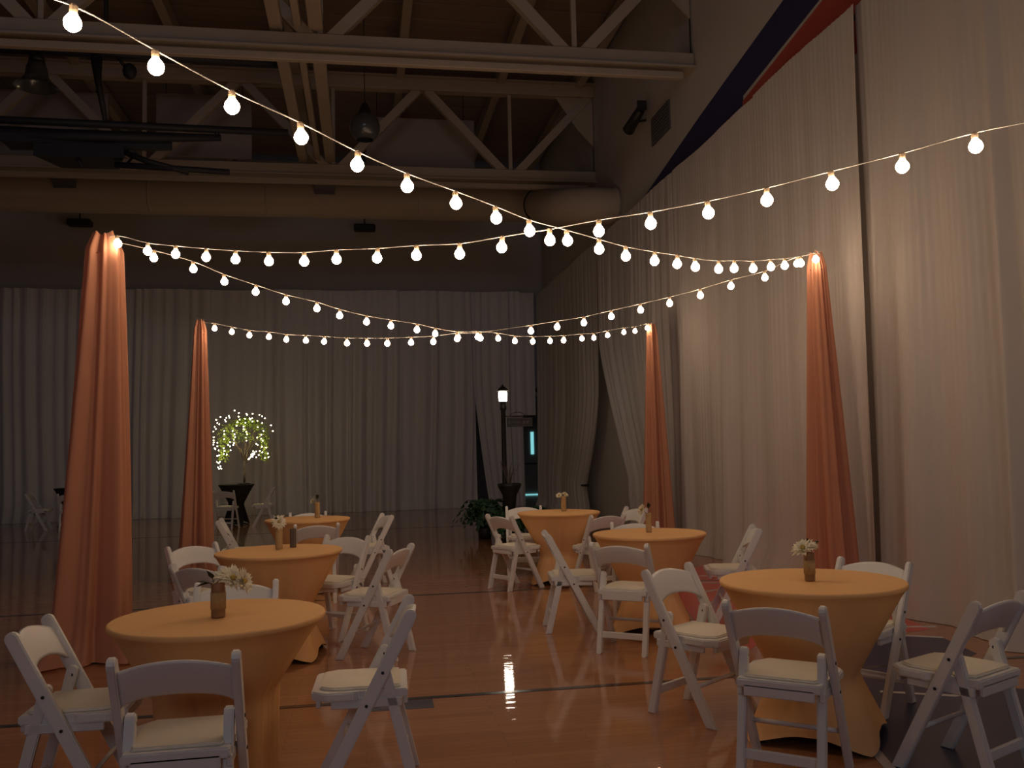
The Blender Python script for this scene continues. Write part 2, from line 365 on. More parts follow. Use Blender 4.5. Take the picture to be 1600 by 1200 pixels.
# ------------------------------------------------------------------ string lights
A = [(-1.79, 6.98, 3.06), (-1.53, 6.77, 2.96), (-1.3, 6.59, 2.9), (-1.06, 6.4, 2.84), (-0.84, 6.23, 2.79), (-0.6, 6.04, 2.74), (-0.36, 5.85, 2.7), (-0.15, 5.68, 2.68), (0.1, 5.49, 2.65), (0.33, 5.31, 2.63), (0.57, 5.12, 2.6), (0.79, 4.94, 2.6), (1.03, 4.75, 2.6), (1.26, 4.57, 2.61), (1.49, 4.39, 2.61), (1.73, 4.2, 2.62), (1.96, 4.02, 2.64), (2.2, 3.83, 2.67), (2.44, 3.64, 2.7), (2.68, 3.46, 2.74), (2.92, 3.26, 2.75), (3.17, 3.07, 2.78), (3.41, 2.87, 2.83), (3.66, 2.68, 2.89), (3.9, 2.49, 2.97)]
B_ = [(3.97, 7.25, 3.07), (3.72, 7.05, 2.99), (3.46, 6.83, 2.92), (3.25, 6.65, 2.87), (3.0, 6.44, 2.81), (2.76, 6.25, 2.77), (2.57, 6.09, 2.73), (2.31, 5.88, 2.7), (2.11, 5.7, 2.68), (1.89, 5.52, 2.66), (1.63, 5.3, 2.64), (1.41, 5.12, 2.64), (1.17, 4.92, 2.64), (0.91, 4.71, 2.64), (0.7, 4.53, 2.66), (0.47, 4.34, 2.68), (0.22, 4.14, 2.7), (-0.01, 3.94, 2.73), (-0.24, 3.75, 2.78), (-0.49, 3.54, 2.82), (-0.73, 3.34, 2.88), (-0.96, 3.15, 2.94), (-1.17, 2.98, 2.92), (-1.37, 2.81, 2.93), (-1.57, 2.64, 2.96), (-1.78, 2.47, 3.01)]
C_ = [(-1.61, 7.33, 3.03), (-1.35, 7.55, 2.99), (-1.13, 7.72, 2.92), (-0.9, 7.92, 2.87), (-0.66, 8.11, 2.82), (-0.4, 8.32, 2.79), (-0.2, 8.49, 2.75), (0.05, 8.69, 2.72), (0.29, 8.89, 2.71), (0.56, 9.11, 2.7), (0.76, 9.27, 2.68), (1.02, 9.49, 2.67), (1.26, 9.69, 2.7), (1.52, 9.9, 2.71), (1.74, 10.07, 2.7), (1.99, 10.28, 2.72), (2.24, 10.48, 2.75), (2.45, 10.66, 2.78), (2.74, 10.89, 2.83), (2.94, 11.06, 2.86), (3.18, 11.26, 2.92), (3.47, 11.49, 2.99), (3.68, 11.66, 3.03), (3.92, 11.86, 3.1)]
D_ = [(-1.75, 11.17, 3.0), (-1.53, 11.03, 2.94), (-1.31, 10.89, 2.88), (-1.07, 10.73, 2.84), (-0.86, 10.59, 2.79), (-0.63, 10.45, 2.76), (-0.42, 10.31, 2.73), (-0.16, 10.14, 2.69), (0.06, 10.0, 2.67), (0.28, 9.85, 2.65), (0.53, 9.69, 2.64), (0.76, 9.54, 2.63), (1.0, 9.38, 2.64), (1.23, 9.24, 2.63), (1.71, 8.92, 2.66), (1.95, 8.76, 2.68), (2.19, 8.61, 2.7), (2.43, 8.45, 2.74), (2.68, 8.29, 2.78), (2.92, 8.13, 2.82), (3.17, 7.97, 2.87), (3.41, 7.81, 2.93), (3.67, 7.64, 2.98), (3.91, 7.48, 3.08)]
b = nb(); lathe(b, [(0, -.030), (.012, -.0275), (.022, -.020), (.0285, -.009), (.030, .001), (.0275, .012), (.021, .022), (.0145, .031), (.0125, .036), (0, .037)], 12)
bme = bpy.data.meshes.new('bulb'); bmesh.ops.recalc_face_normals(b, faces=b.faces[:]); b.to_mesh(bme); b.free(); bme.materials.append(MT['bulb'])
for p in bme.polygons: p.use_smooth = True
b = nb(); lathe(b, [(0, .036), (.013, .036), (.0145, .045), (.0145, .058), (.010, .066), (0, .067)], 8)
sme = bpy.data.meshes.new('socket'); bmesh.ops.recalc_face_normals(b, faces=b.faces[:]); b.to_mesh(sme); b.free(); sme.materials.append(MT['socket'])
def string_light(pts, start, end, label):
    t = empty('string_light', start, 0, label, 'string lights', 'globe string lights'); o0 = Vector(start)
    path = [Vector(start)] + [Vector(p)+Vector((0, 0, .062)) for p in pts] + [Vector(end)]
    dense = []
    for i in range(len(path)-1):
        a, c = path[i], path[i+1]; q0 = path[max(i-1, 0)]; q3 = path[min(i+2, len(path)-1)]
        for k in range(4):
            u = k/4; dense.append((.5*((2*a)+(c-q0)*u+(2*q0-5*a+4*c-q3)*u*u+(3*a-q0-3*c+q3)*u**3)) - o0)
    dense.append(path[-1]-o0)
    b = nb(); tube(b, dense, .0028, 6); obj('cable', b, 'cord', t, True)
    for p in pts:
        bo = obj_me('bulb', bme, t, Vector(p)-o0); bo.rotation_euler = (random.uniform(-.08, .08), random.uniform(-.08, .08), 0)
        obj_me('socket', sme, bo)
LFt, RFt, LBt, RBt = (-1.92, 7.10, 3.12), (4.10, 7.38, 3.14), (-1.94, 11.3, 3.10), (3.98, 11.9, 3.15)
string_light(A, LFt, (4.06, 2.36, 3.12), 'globe string from the large left pole drape towards the right edge of the photo')
string_light(B_, RFt, (-1.90, 2.36, 3.12), 'globe string rising from near right pole drape to the upper left corner')
string_light(C_, LFt, RBt, 'globe string from the large left pole drape to the far right pole drape')
string_light(D_, LBt, RFt, 'globe string from the slim left pole drape to the near right pole drape')

# ------------------------------------------------------------------ tables
def gold_table(loc, label, rot, corner, mid, arch, seed, m='gold', H=.76, R=.455, group='gold spandex tables', name='cocktail_table'):
    rnd = random.Random(seed)
    t = empty(name, loc, rot, label, 'table', group)
    n = 128
    def interp(tab, z):
        for (z0, r0_), (z1, r1_) in zip(tab, tab[1:]):
            if z0 >= z >= z1: u = (z0-z)/(z0-z1+1e-9); return r0_+(r1_-r0_)*u
        return tab[-1][1]
    b = nb(); rings = []
    for r in (0.0, .15, .3, R-.03, R-.012): 
        rings.append([b.verts.new((0, 0, H))] if r == 0 else [b.verts.new((r*math.cos(2*PI*k/n), r*math.sin(2*PI*k/n), H)) for k in range(n)])
    for rr_, zz in ((R-.005, H-.001), (R-.001, H-.004), (R, H-.009), (R, H-.018), (R-.003, H-.023), (R-.012, H-.028)):
        rings.append([b.verts.new((rr_*math.cos(2*PI*k/n), rr_*math.sin(2*PI*k/n), zz)) for k in range(n)])
    wr_ = [rnd.uniform(-1, 1) for _ in range(n)]
    for j in range(1, 19):
        u = j/18; row = []
        for k in range(n):
            a = 2*PI*k/n; cw = abs(math.cos(2*a))**3.0     # 1 at four feet
            cw = cw**1.0
            zb = arch*(1-max(0, cw))**.6 + .008
            z = (H-.03) + (zb-(H-.03))*u
            r = min(R-.012-.01*u, interp(corner, z)*cw + interp(mid, z)*(1-cw))
            r += .0025*wr_[k]*math.sin(PI*u) + .004*math.sin(a*23+seed)*math.sin(PI*u)*(1-cw)
            row.append(b.verts.new((r*math.cos(a), r*math.sin(a), z)))
        rings.append(row)
    for a_, b_ in zip(rings, rings[1:]):
        for k in range(n):
            q = list(dict.fromkeys([a_[k % len(a_)], a_[(k+1) % n % len(a_)], b_[(k+1) % n], b_[k]]))
            b.faces.new(q)
    obj('stretch_cover', b, m, t, True)
    rf = interp(corner, 0)
    b = nb(); tube(b, [(0, 0, .03), (0, 0, H-.02)], .03, 10); obj('column', b, 'cup', t, True)
    for k in range(4):
        a = k*PI/2; b = nb(); beam(b, (0, 0, .035), ((rf-.09)*math.cos(a), (rf-.09)*math.sin(a), .02), .035, .03); obj('base_leg', b, 'cup', t)
        b = nb(); lathe(b, [(0, .001), (.03, .001), (.032, .012), (.02, .022), (0, .024)], 10, ((rf-.055)*math.cos(a), (rf-.055)*math.sin(a), 0)); obj('foot_cup', b, 'cup', t)
    return t
cH = [(.75, .45), (.30, .235), (.0, .40)]; mH = [(.75, .45), (.31, .20), (.05, .30), (0, .31)]
cL = [(.75, .45), (.45, .285), (.0, .27)]; mL = [(.75, .45), (.42, .22), (.1, .22), (0, .22)]
D2 = math.radians
gold_table((-.628, 4.147, 0), 'gold round spandex table at front left with rust bottle vase', D2(35), cL, mL, .04, 1)
gold_table((-.612, 6.823, 0), 'gold round spandex table, middle of the left row', D2(38), cH, mH, .055, 2)
gold_table((-.60, 10.05, 0), 'gold round spandex table, farthest of the left row', D2(20), cH, mH, .055, 3)
gold_table((2.239, 4.292, 0), 'gold round spandex table at front right beside dark floor emblem', D2(8), cH, mH, .055, 4)
gold_table((2.280, 7.030, 0), 'gold round spandex table, middle of the right row', D2(25), cH, mH, .055, 5)
gold_table((2.126, 9.735, 0), 'gold round spandex table, farthest of the right row near the street lamp', D2(30), cH, mH, .055, 6)
cB = [(.84, .36), (.45, .16), (.0, .30)]; mB = [(.84, .36), (.45, .13), (.1, .16), (0, .16)]
gold_table((-2.66, 19.85, 0), 'black spandex high table under the fairy-lit tree', D2(30), cB, mB, .08, 7, 'spandexb', .86, .37, 'black tables at the back')
gold_table((-6.15, 20.6, 0), 'black spandex high table at far left behind the large pole drape', D2(10), cB, mB, .08, 8, 'spandexb', .86, .37, 'black tables at the back')

# ------------------------------------------------------------------ chairs
def post_y(z): return -.20+.40*(.77-z)/.77
def plank(bm, x, pts, wx, wd, z_round=True):
    """board in the yz plane: pts two (y,z) ends, wx thickness in x, wd width across; rounded upper end"""
    (y0, z0), (y1, z1) = pts; d = Vector((y1-y0, z1-z0)).normalized(); n = Vector((-d.y, d.x))
    out = []; h = wd/2
    for k in range(7):     # rounded end at point 0 (top)
        a = PI*k/6; q = Vector((y0, z0)) - d*math.sin(a)*h + n*math.cos(a)*h; out.append((q.x, q.y))
    q = Vector((y1, z1)) - n*h; t_ = q.y/d.y; q = q - d*(q.y-0)/d.y if abs(z1) < 1e-6 else q; out.append((q.x, q.y))
    q = Vector((y1, z1)) + n*h; q = q - d*(q.y-0)/d.y if abs(z1) < 1e-6 else q; out.append((q.x, q.y))
    A_ = [bm.verts.new((x-wx/2, p[0], p[1])) for p in out]; B2 = [bm.verts.new((x+wx/2, p[0], p[1])) for p in out]
    fa = bm.faces.new(A_); fb = bm.faces.new(B2[::-1]); m_ = len(out)
    for k in range(m_): bm.faces.new((A_[k], B2[k], B2[(k+1) % m_], A_[(k+1) % m_]))
    es = list(fa.edges)+list(fb.edges)
    bmesh.ops.bevel(bm, geom=es, offset=.005, segments=2, affect='EDGES')
def make_chair(label):
    t = empty('folding_chair', (0, 0, 0), 0, label, 'chair', 'white folding chairs')
    bo = nb(); lathe(bo, [(0, 0), (.007, 0), (.007, .003), (0, .004)], 8); bome = bpy.data.meshes.new('bolt'); bo.to_mesh(bome); bo.free(); bome.materials.append(MT['bolt'])
    for s in (-1, 1):
        b = nb(); plank(b, s*.205, [(post_y(.752), .752), (post_y(0), 0)], .030, .054)
        lg = obj('front_leg', b, 'resin', t)
        for zz in (.52, .385):
            k = obj_me('bolt', bome, lg, (s*.220, post_y(zz), zz)); k.rotation_euler = (0, s*PI/2, 0)
        b = nb(); plank(b, s*.168, [(-.075, .535), (-.205, 0)], .036, .046); obj('rear_leg', b, 'resin', t)
    # backrest: curved panel between the posts
    b = nb(); N_ = 16; rows = []
    for i in range(N_+1):
        u = -1+2*i/N_; x = u*.196
        zt = .722+.038*(1-u*u); zb = .592+.040*(1-abs(u)**2.4)
        if abs(u) > .85: zb -= .012*(abs(u)-.85)/.15
        bow = -.020*(1-u*u); ring = []
        for k, (zz, off) in enumerate(((zb, .008), (zb+.012, .011), ((zb+zt)/2, .011), (zt-.012, .011), (zt, .006), (zt, -.006), (zt-.012, -.011), ((zb+zt)/2, -.011), (zb+.012, -.011), (zb, -.008))):
            ring.append(b.verts.new((x, post_y(zz)+bow+off, zz)))
        rows.append(ring)
    for a_, c_ in zip(rows, rows[1:]):
        m_ = len(a_)
        for k in range(m_): b.faces.new((a_[k], a_[(k+1) % m_], c_[(k+1) % m_], c_[k]))
    b.faces.new(rows[0]); b.faces.new(rows[-1][::-1]); obj('backrest', b, 'resin', t, True)
    # seat frame with clipped front corners, apron below
    poly = [(-.187, -.175), (.187, -.175), (.187, .03), (.205, .06), (.205, .17), (.165, .235), (-.165, .235), (-.205, .17), (-.205, .06), (-.187, .03)]
    b = nb(); vs = prism(b, [(x*.965 if abs(x) < .19 else x, y) for x, y in poly], .405, .442)
    bmesh.ops.bevel(b, geom=b.edges[:], offset=.006, segments=2, affect='EDGES'); 
    for s in (-1, 1): box(b, (s*.175, .0, .388), (.022, .30, .04), .004)
    box(b, (0, .205, .390), (.33, .02, .035), .004); box(b, (0, -.165, .395), (.30, .02, .05), .004)
    obj('seat_frame', b, 'resin', t)
    poly = [(-.150, -.145), (.150, -.145), (.165, -.10), (.168, .14), (.135, .200), (-.135, .200), (-.168, .14), (-.165, -.10)]
    b = nb(); prism(b, poly, .438, .455); bmesh.ops.bevel(b, geom=b.edges[:], offset=.006, segments=3, affect='EDGES'); obj('seat_pad', b, 'pad', t)
    b = nb(); box(b, (0, -.17, .125), (.31, .018, .045), .004); obj('rear_stretcher', b, 'resin', t)
    b = nb(); tube(b, [(-.20, post_y(.19), .19), (.20, post_y(.19), .19)], .011, 8); obj('front_stretcher', b, 'resin', t, True)
    b = nb(); tube(b, [(-.20, post_y(.52), .52), (-.15, -.075, .52)], .008, 6); tube(b, [(.20, post_y(.52), .52), (.15, -.075, .52)], .008, 6); obj('pivot', b, 'bolt', t, True)
    return t
CHAIRS = [
 (-1.19, 4.10, -90, 'white folding chair at left edge of photo, turned sideways to front left table'),
 (-.653, 3.50, 1, 'white folding chair seen from behind, in front of the front left table'),
 (.011, 4.152, 88, 'white folding chair seen side-on at the right of the front left table'),
 (-.68, 4.93, 181, 'bluish-white chair tucked behind the front left table, only its backrest top shows'),
 (-1.20, 7.25, -138, 'white folding chair left of the middle left table, backrest front lit yellow'),
 (-.93, 6.12, -35, 'shadowed white chair behind the white flower of the front left table'),
 (-.24, 7.5, 146, 'white folding chair facing camera at the back right of the middle left table'),
 (.09, 6.685, 65, 'white folding chair turned away at the right of the middle left table, near aisle'),
 (.069, 10.071, 103, 'white folding chair right of the farthest left table, seen edge-on'),
 (-1.35, 10.20, -86, 'white folding chair left of the farthest left table, seen edge-on'),
 (-.644, 10.80, 182, 'white folding chair behind the farthest left table, top rail just showing'),
 (-.47, 9.25, 5, 'white folding chair in front of the farthest left table, back to camera'),
 (1.576, 9.47, -61, 'white folding chair alone in the aisle, left of the farthest right table'),
 (1.884, 10.535, 172, 'white folding chair behind the farthest right table, beside the ferns'),
 (2.40, 9.12, 20, 'white folding chair in front of the farthest right table, back to camera'),
 (2.85, 9.75, 105, 'white folding chair right of the farthest right table'),
 (1.66, 7.20, -97, 'white folding chair seen edge-on at the left of the middle right table'),
 (1.90, 6.36, -36, 'white folding chair seen from behind, in front of the middle right table'),
 (2.38, 7.72, 165, 'white folding chair behind the middle right table, top rail showing'),
 (3.02, 7.10, 73, 'white folding chair by the side curtains, right of the middle right table'),
 (1.81, 4.77, -145, 'white folding chair angled to camera at the left of the front right table'),
 (1.843, 3.787, -40, 'white folding chair from behind, in front of the front right table'),
 (2.62, 3.69, 26, 'white folding chair at right edge of photo, over the dark emblem'),
 (2.736, 4.70, 122, 'white folding chair behind the front right table, facing the camera'),
 (-2.74, 18.95, -8, 'dim white chair back to camera before the black tree table'),
 (-2.05, 19.4, 92, 'dim white chair right of the black tree table'),
 (-5.98, 19.9, 8, 'dim white chair at the far left behind the large pole drape'),
 (-6.75, 20.4, -88, 'very dim white chair, farthest left, seen side-on'),
]
c0 = make_chair(CHAIRS[0][3]); c0.location = (CHAIRS[0][0], CHAIRS[0][1], 0); c0.rotation_euler = (0, 0, D2(CHAIRS[0][2]))
for x, y, a, lb in CHAIRS[1:]: dup(c0, (x, y, 0), D2(a), lb)

# ------------------------------------------------------------------ vases with flowers
def petals(bm, c, ax, R, n, layers=3, seed=0):
    rnd = random.Random(seed); ax = Vector(ax).normalized(); q = ax.to_track_quat('Z', 'Y'); c = Vector(c)
    for l in range(layers):
        for k in range(n):
            a = 2*PI*(k+.5*l)/n+rnd.uniform(-.12, .12); L = R*(1-.2*l)*rnd.uniform(.85, 1.1); w_ = R*.16; up = .10+.28*l
            d = Vector((math.cos(a), math.sin(a), 0)); s = Vector((-math.sin(a), math.cos(a), 0))
            P = [d*R*.1, d*L*.55+s*w_+Vector((0, 0, L*.5*up)), d*L+Vector((0, 0, L*up*rnd.uniform(.3, 1))), d*L*.55-s*w_+Vector((0, 0, L*.5*up)), d*L*.55+Vector((0, 0, L*.5*up-.003))]
            V = [bm.verts.new(c+q@p) for p in P]
            bm.faces.new((V[0], V[1], V[4])); bm.faces.new((V[1], V[2], V[4])); bm.faces.new((V[2], V[3], V[4])); bm.faces.new((V[3], V[0], V[4]))
def leafmesh(bm, p, d, L, w_):
    p = Vector(p); d = Vector(d).normalized(); s = d.cross(Vector((0, 0, 1)));
    if s.length < .1: s = Vector((1, 0, 0))
    s.normalize(); u = s.cross(d)
    P = [p, p+d*L*.3+s*w_*.8+u*.1*L, p+d*L*.7+s*w_*.6+u*.08*L, p+d*L, p+d*L*.7-s*w_*.6+u*.08*L, p+d*L*.3-s*w_*.8+u*.1*L, p+d*L*.5]
    V = [bm.verts.new(q) for q in P]
    for k in range(6): bm.faces.new((V[k], V[(k+1) % 6], V[6]))
def vase(loc, label, flowers, dark, h=.145, r=.030, m='vase', band=True, seed=0, neck=False):
    t = empty('flower_vase', loc, 0, label, 'vase', 'table centrepieces')
    b = nb()
    if neck: lathe(b, [(0, .001), (r*.95, .001), (r, .01), (r, h*.62), (r*.85, h*.7), (r*.42, h*.8), (r*.40, h), (r*.3, h), (r*.3, h*.8), (0, h*.78)], 20)
    else: lathe(b, [(0, .001), (r*.93, .001), (r, .008), (r, h*.94), (r*.96, h), (r*.86, h), (r*.86, h*.7), (0, h*.7)], 20)
    obj('bottle', b, m, t, True)
    if band:
        b = nb(); lathe(b, [(r+.0005, h*.25), (r+.003, h*.25), (r+.003, h*.72), (r+.0005, h*.72)], 20); obj('band', b, 'vaseband', t, True)
    for i, (c, ax, R) in enumerate(flowers):
        b = nb(); petals(b, c, ax, R, 15, 3, seed+i); fl = obj('flower', b, 'petal', t)
        b = nb(); bmesh.ops.create_icosphere(b, subdivisions=1, radius=R*.2, matrix=Matrix.Translation(Vector(c)+Vector(ax).normalized()*R*.12)); obj('flower_centre', b, 'disc', fl, True)
        b = nb(); c_ = Vector(c); tube(b, [(0, 0, h*.72), (c_.x*.3, c_.y*.3, h*1.0), tuple(c_)], .0022, 5); obj('stem', b, 'fern', t, True)
    if dark:
        b = nb()
        for (p, d, L) in dark:
            for k in range(3):
                dd = Vector(d)+Vector((random.uniform(-.5, .5), random.uniform(-.5, .5), random.uniform(-.3, .4))); leafmesh(b, p, dd, L, L*.36)
            tube(b, [(0, 0, h*.72), tuple(p)], .002, 5)
        obj('dark_foliage', b, 'leaf', t)
vase((-.625, 4.094, .761), 'rust-brown bottle vase with large cream daisies on front left table',
     [((.06, -.01, .165), (.5, -.5, .6), .075), ((.105, .0, .150), (.9, -.4, .3), .066), ((.02, 0, .175), (-.1, -.5, .8), .055)], [((-.03, -.02, .15), (-1, -.2, .1), .06), ((-.02, -.03, .17), (-.5, -.4, .6), .05)], .150, .030, seed=1)
vase((2.217, 4.262, .761), 'brown bottle vase with drooping cream flower and dark leaves, front right table',
     [((-.035, -.01, .165), (-.5, -.3, .8), .068), ((.0, -.01, .172), (-.2, -.3, .9), .055)], [((.02, 0, .17), (.9, -.2, .5), .05), ((.0, 0, .18), (-.2, -.2, .9), .035)], .145, .026, seed=3)
vase((-.62, 6.90, .761), 'tan bottle vase with one spiky cream daisy on middle left table',
     [((.0, -.01, .20), (.1, -.8, .35), .066)], [((-.02, 0, .20), (-.3, -.2, 1), .05)], .160, .026, 'vaseband', False, seed=4)
vase((-.525, 6.99, .761), 'dark brown bottle standing just right of the tan daisy vase', [], [], .14, .024, 'bark', False, seed=5)
vase((2.285, 7.05, .761), 'tan bottle vase with sideways cream flower on middle right table',
     [((-.055, 0, .185), (-.9, -.2, .3), .055)], [((.0, 0, .19), (.3, -.2, 1), .05), ((0, 0, .2), (-.1, 0, 1), .045)], .155, .024, 'vaseband', False, seed=6)
vase((2.20, 9.80, .761), 'tan bottle vase topped by two white blossoms, farthest right table',
     [((-.05, 0, .175), (-.4, -.5, .6), .045), ((.02, 0, .185), (.3, -.5, .7), .045)], [], .165, .028, 'vaseband', False, seed=7)
vase((-.50, 10.12, .761), 'dark-necked bottle vase with white flower, farthest left table',
     [((-.05, 0, .185), (-.7, -.4, .5), .045)], [((.0, 0, .2), (.1, -.1, 1), .06), ((.01, 0, .21), (-.4, -.1, .8), .05)], .17, .028, 'vaseband', False, seed=8)

# ------------------------------------------------------------------ street lamp, planter, ferns
t = empty('street_lamp', (2.345, 14.9, 0), 0, 'black street lamp with glowing white lantern before the back curtains', 'lamp')
b = nb(); lathe(b, [(0, .02), (.14, .02), (.15, .08), (.10, .14), (.07, .30), (.055, .4), (.045, .45), (.04, 2.12), (.055, 2.14), (.055, 2.18), (.05, 2.20), (.05, 2.26), (.06, 2.272), (0, 2.274)], 16); obj('post', b, 'black', t, True)
b = nb(); lathe(b, [(0, 2.27), (.055, 2.27), (.068, 2.285), (.073, 2.42), (.06, 2.44), (0, 2.445)], 12); obj('lantern_glass', b, 'lantern', t, True)
b = nb(); lathe(b, [(.10, 2.452), (.09, 2.475), (.04, 2.52), (.012, 2.54), (.012, 2.56), (0, 2.565)], 12); obj('lantern_cap', b, 'black', t, True)
b = nb(); tube(b, [(0, 0, 2.02), (.08, 0, 2.02), (.5, 0, 2.02)], .010, 6); obj('sign_arm', b, 'black', t, True)
b = nb(); box(b, (.28, 0, 1.92), (.44, .015, .155), .004); sg = obj('sign_board', b, 'black', t)
b = nb(); 
for (cx, w_, h_) in ((.10, .030, .05), (.16, .022, .03), (.20, .022, .03), (.24, .022, .03), (.28, .022, .03), (.35, .030, .05), (.41, .035, .05)): box(b, (cx, -.010, 1.92), (w_, .004, h_))
for zz in (1.985, 1.855): box(b, (.28, -.010, zz), (.42, .004, .006))
obj('sign_marks', b, 'signw', sg)
b = nb(); 
for k in range(9):
    a = PI*k/8; q = (.24+.13*math.cos(a), 0, 2.02+.07*math.sin(a)); 
    if k: tube(b, [last, q], .006, 5)
    last = q
obj('sign_scroll', b, 'black', t)
t = empty('planter', (2.36, 14.52, 0), 0, 'black urn planter at the foot of the street lamp', 'planter')
b = nb(); lathe(b, [(0, .01), (.13, .01), (.14, .05), (.06, .10), (.05, .42), (.09, .50), (.12, .72), (.19, .86), (.20, .90), (.18, .91), (.15, .86), (0, .84)], 20); obj('urn', b, 'black', t, True)
b = nb()
for k in range(16):
    a = k*2.4; R = .03+.004*k; tube(b, [(0, 0, .82), (R*math.cos(a), R*math.sin(a), 1.05), (R*2.2*math.cos(a), R*2.2*math.sin(a), 1.15+.03*(k % 5))], .0035, 4)
obj('bare_twigs', b, 'bark', t)
def fern(loc, R, H, label, seed):
    rnd = random.Random(seed); t = empty('fern', loc, 0, label, 'plant', 'ferns round the street lamp')
    b = nb(); lathe(b, [(0, .001), (.10, .001), (.13, .18), (.12, .19), (0, .17)], 14); obj('pot', b, 'black', t, True)
    b = nb()
    for k in range(80):
        a = rnd.uniform(0, 2*PI); r = R*rnd.uniform(.45, 1.15); hh = H*rnd.uniform(.35, 1.05); dr = rnd.uniform(.25, .75)
        pts_ = []
        for s in range(9):
            u = s/8; pts_.append(Vector((r*u*math.cos(a), r*u*math.sin(a), .17+hh*math.sin(u*2.5)*.95*(1-.25*u)-.20*dr*u*u)))
        side = Vector((-math.sin(a), math.cos(a), 0))
        for s in range(1, 9):
            wd = .10*(1-(s/9)**2)+.012; p = pts_[s]; q = pts_[s-1]
            for sg_ in (-1, 1):
                V = [b.verts.new(q), b.verts.new((p+q)/2+side*wd*sg_+Vector((0, 0, -.02))), b.verts.new(p)]
                b.faces.new(V)
    o = obj('fronds', b, 'fern', t); return t
fern((1.98, 14.8, 0), .50, .62, 'bushy dark green fern left of the street lamp', 1)
fern((2.78, 14.5, 0), .36, .48, 'dark green fern right of the street lamp', 2)
fern((2.25, 13.9, 0), .36, .42, 'low dark fern in front of the street lamp urn', 3)

# ------------------------------------------------------------------ fairy-lit tree
t = empty('lit_tree', (-2.5, 19.85, .862), 0, 'small bare-trunked tree wrapped in fairy lights, on the black table', 'tree')
b = nb(); lathe(b, [(0, .001), (.12, .001), (.14, .015), (.03, .03), (0, .03)], 16); obj('base', b, 'black', t, True)
b = nb(); rnd = random.Random(4)
tube(b, [(0, 0, .02), (.01, 0, .2), (-.01, 0, .38), (.02, 0, .5)], [.028, .022, .02, .018], 8)
tips = []
for k in range(9):
    a = k*2*PI/9; e = Vector((.36*math.cos(a), .28*math.sin(a), 1.05+.25*math.sin(k*1.7)))
    tube(b, [(.02, 0, .48), (.10*math.cos(a), .08*math.sin(a), .72), tuple(e)], [.014, .010, .005], 6); tips.append(e)
tube(b, [(0, 0, .42), (.14, -.02, .58), (.24, -.03, .66)], [.012, .010, .006], 6)
obj('trunk', b, 'bark', t, True)
b = nb()
for k in range(620):
    a = rnd.uniform(0, 2*PI); ph = rnd.uniform(-.35, 1.5); R = .50*rnd.uniform(.75, 1.03)
    p = Vector((R*1.05*math.cos(a)*math.cos(ph), R*.9*math.sin(a)*math.cos(ph), 1.02+R*.80*math.sin(ph)))
    leafmesh(b, p, (rnd.uniform(-1, 1), rnd.uniform(-1, 1), rnd.uniform(-1, .4)), .075, .028)
for k in range(160):
    s = rnd.choice((-1, 1)); p = Vector((s*.42+rnd.uniform(-.09, .09), rnd.uniform(-.2, .2), rnd.uniform(.50, 1.0)))
    leafmesh(b, p, (rnd.uniform(-1, 1), rnd.uniform(-1, 1), -1), .075, .028)
lf = obj('foliage', b, 'treeleaf', t); lf['kind'] = 'stuff'
b = nb(); bmesh.ops.create_icosphere(b, subdivisions=1, radius=.0115); fme = bpy.data.meshes.new('fairy_light'); b.to_mesh(fme); b.free(); fme.materials.append(MT['fairy'])
F = [(658,222),(705,252),(795,262),(865,262),(940,275),(970,295),(1000,315),(590,282),(560,305),(707,295),(720,330),(780,320),(830,318),(860,318),(490,292),(422,322),(438,358),(470,378),(558,350),(690,362),(683,403),(785,368),(765,415),(767,445),(797,478),(803,508),(788,548),(797,582),(915,348),(967,372),(1060,398),(1078,468),(924,423),(982,467),(962,512),(913,546),(957,558),(977,586),(922,632),(965,655),(1007,665),(970,722),(1030,735),(997,790),(1035,780),(930,752),(908,778),(405,405),(418,430),(388,458),(395,528),(393,565),(395,590),(388,618),(405,660),(412,670),(442,597),(438,637),(463,688),(435,752),(467,745),(432,825),(480,822),(465,838),(455,888),(485,875),(470,903),(497,903),(535,458),(540,497),(532,557),(640,462),(657,503),(667,537),(648,565),(603,593),(585,625),(650,605),(643,628),(605,643),(613,690),(570,737),(530,732),(540,695),(530,665),(870,705),(905,708),(880,722),(865,735),(850,745),(870,752),(855,765),(840,775),(830,790),(820,800),(865,770),(885,740),(945,705),(860,355),(905,618),(800,275),(840,330),(600,305),(545,330)]
for i, (zx, zy) in enumerate(F):       # heights and sideways places of the small lamps on the crown (metres)
    x = (zx-745)/8/1396.9*19.9; z = (1095-zy)/8/1396.9*19.9
    rr2 = max(0.0, 1-(x/.55)**2); y = -.40*math.sqrt(rr2)*rnd.uniform(.75, 1.0)
    obj_me('fairy_light', fme, t, (x, y, z))

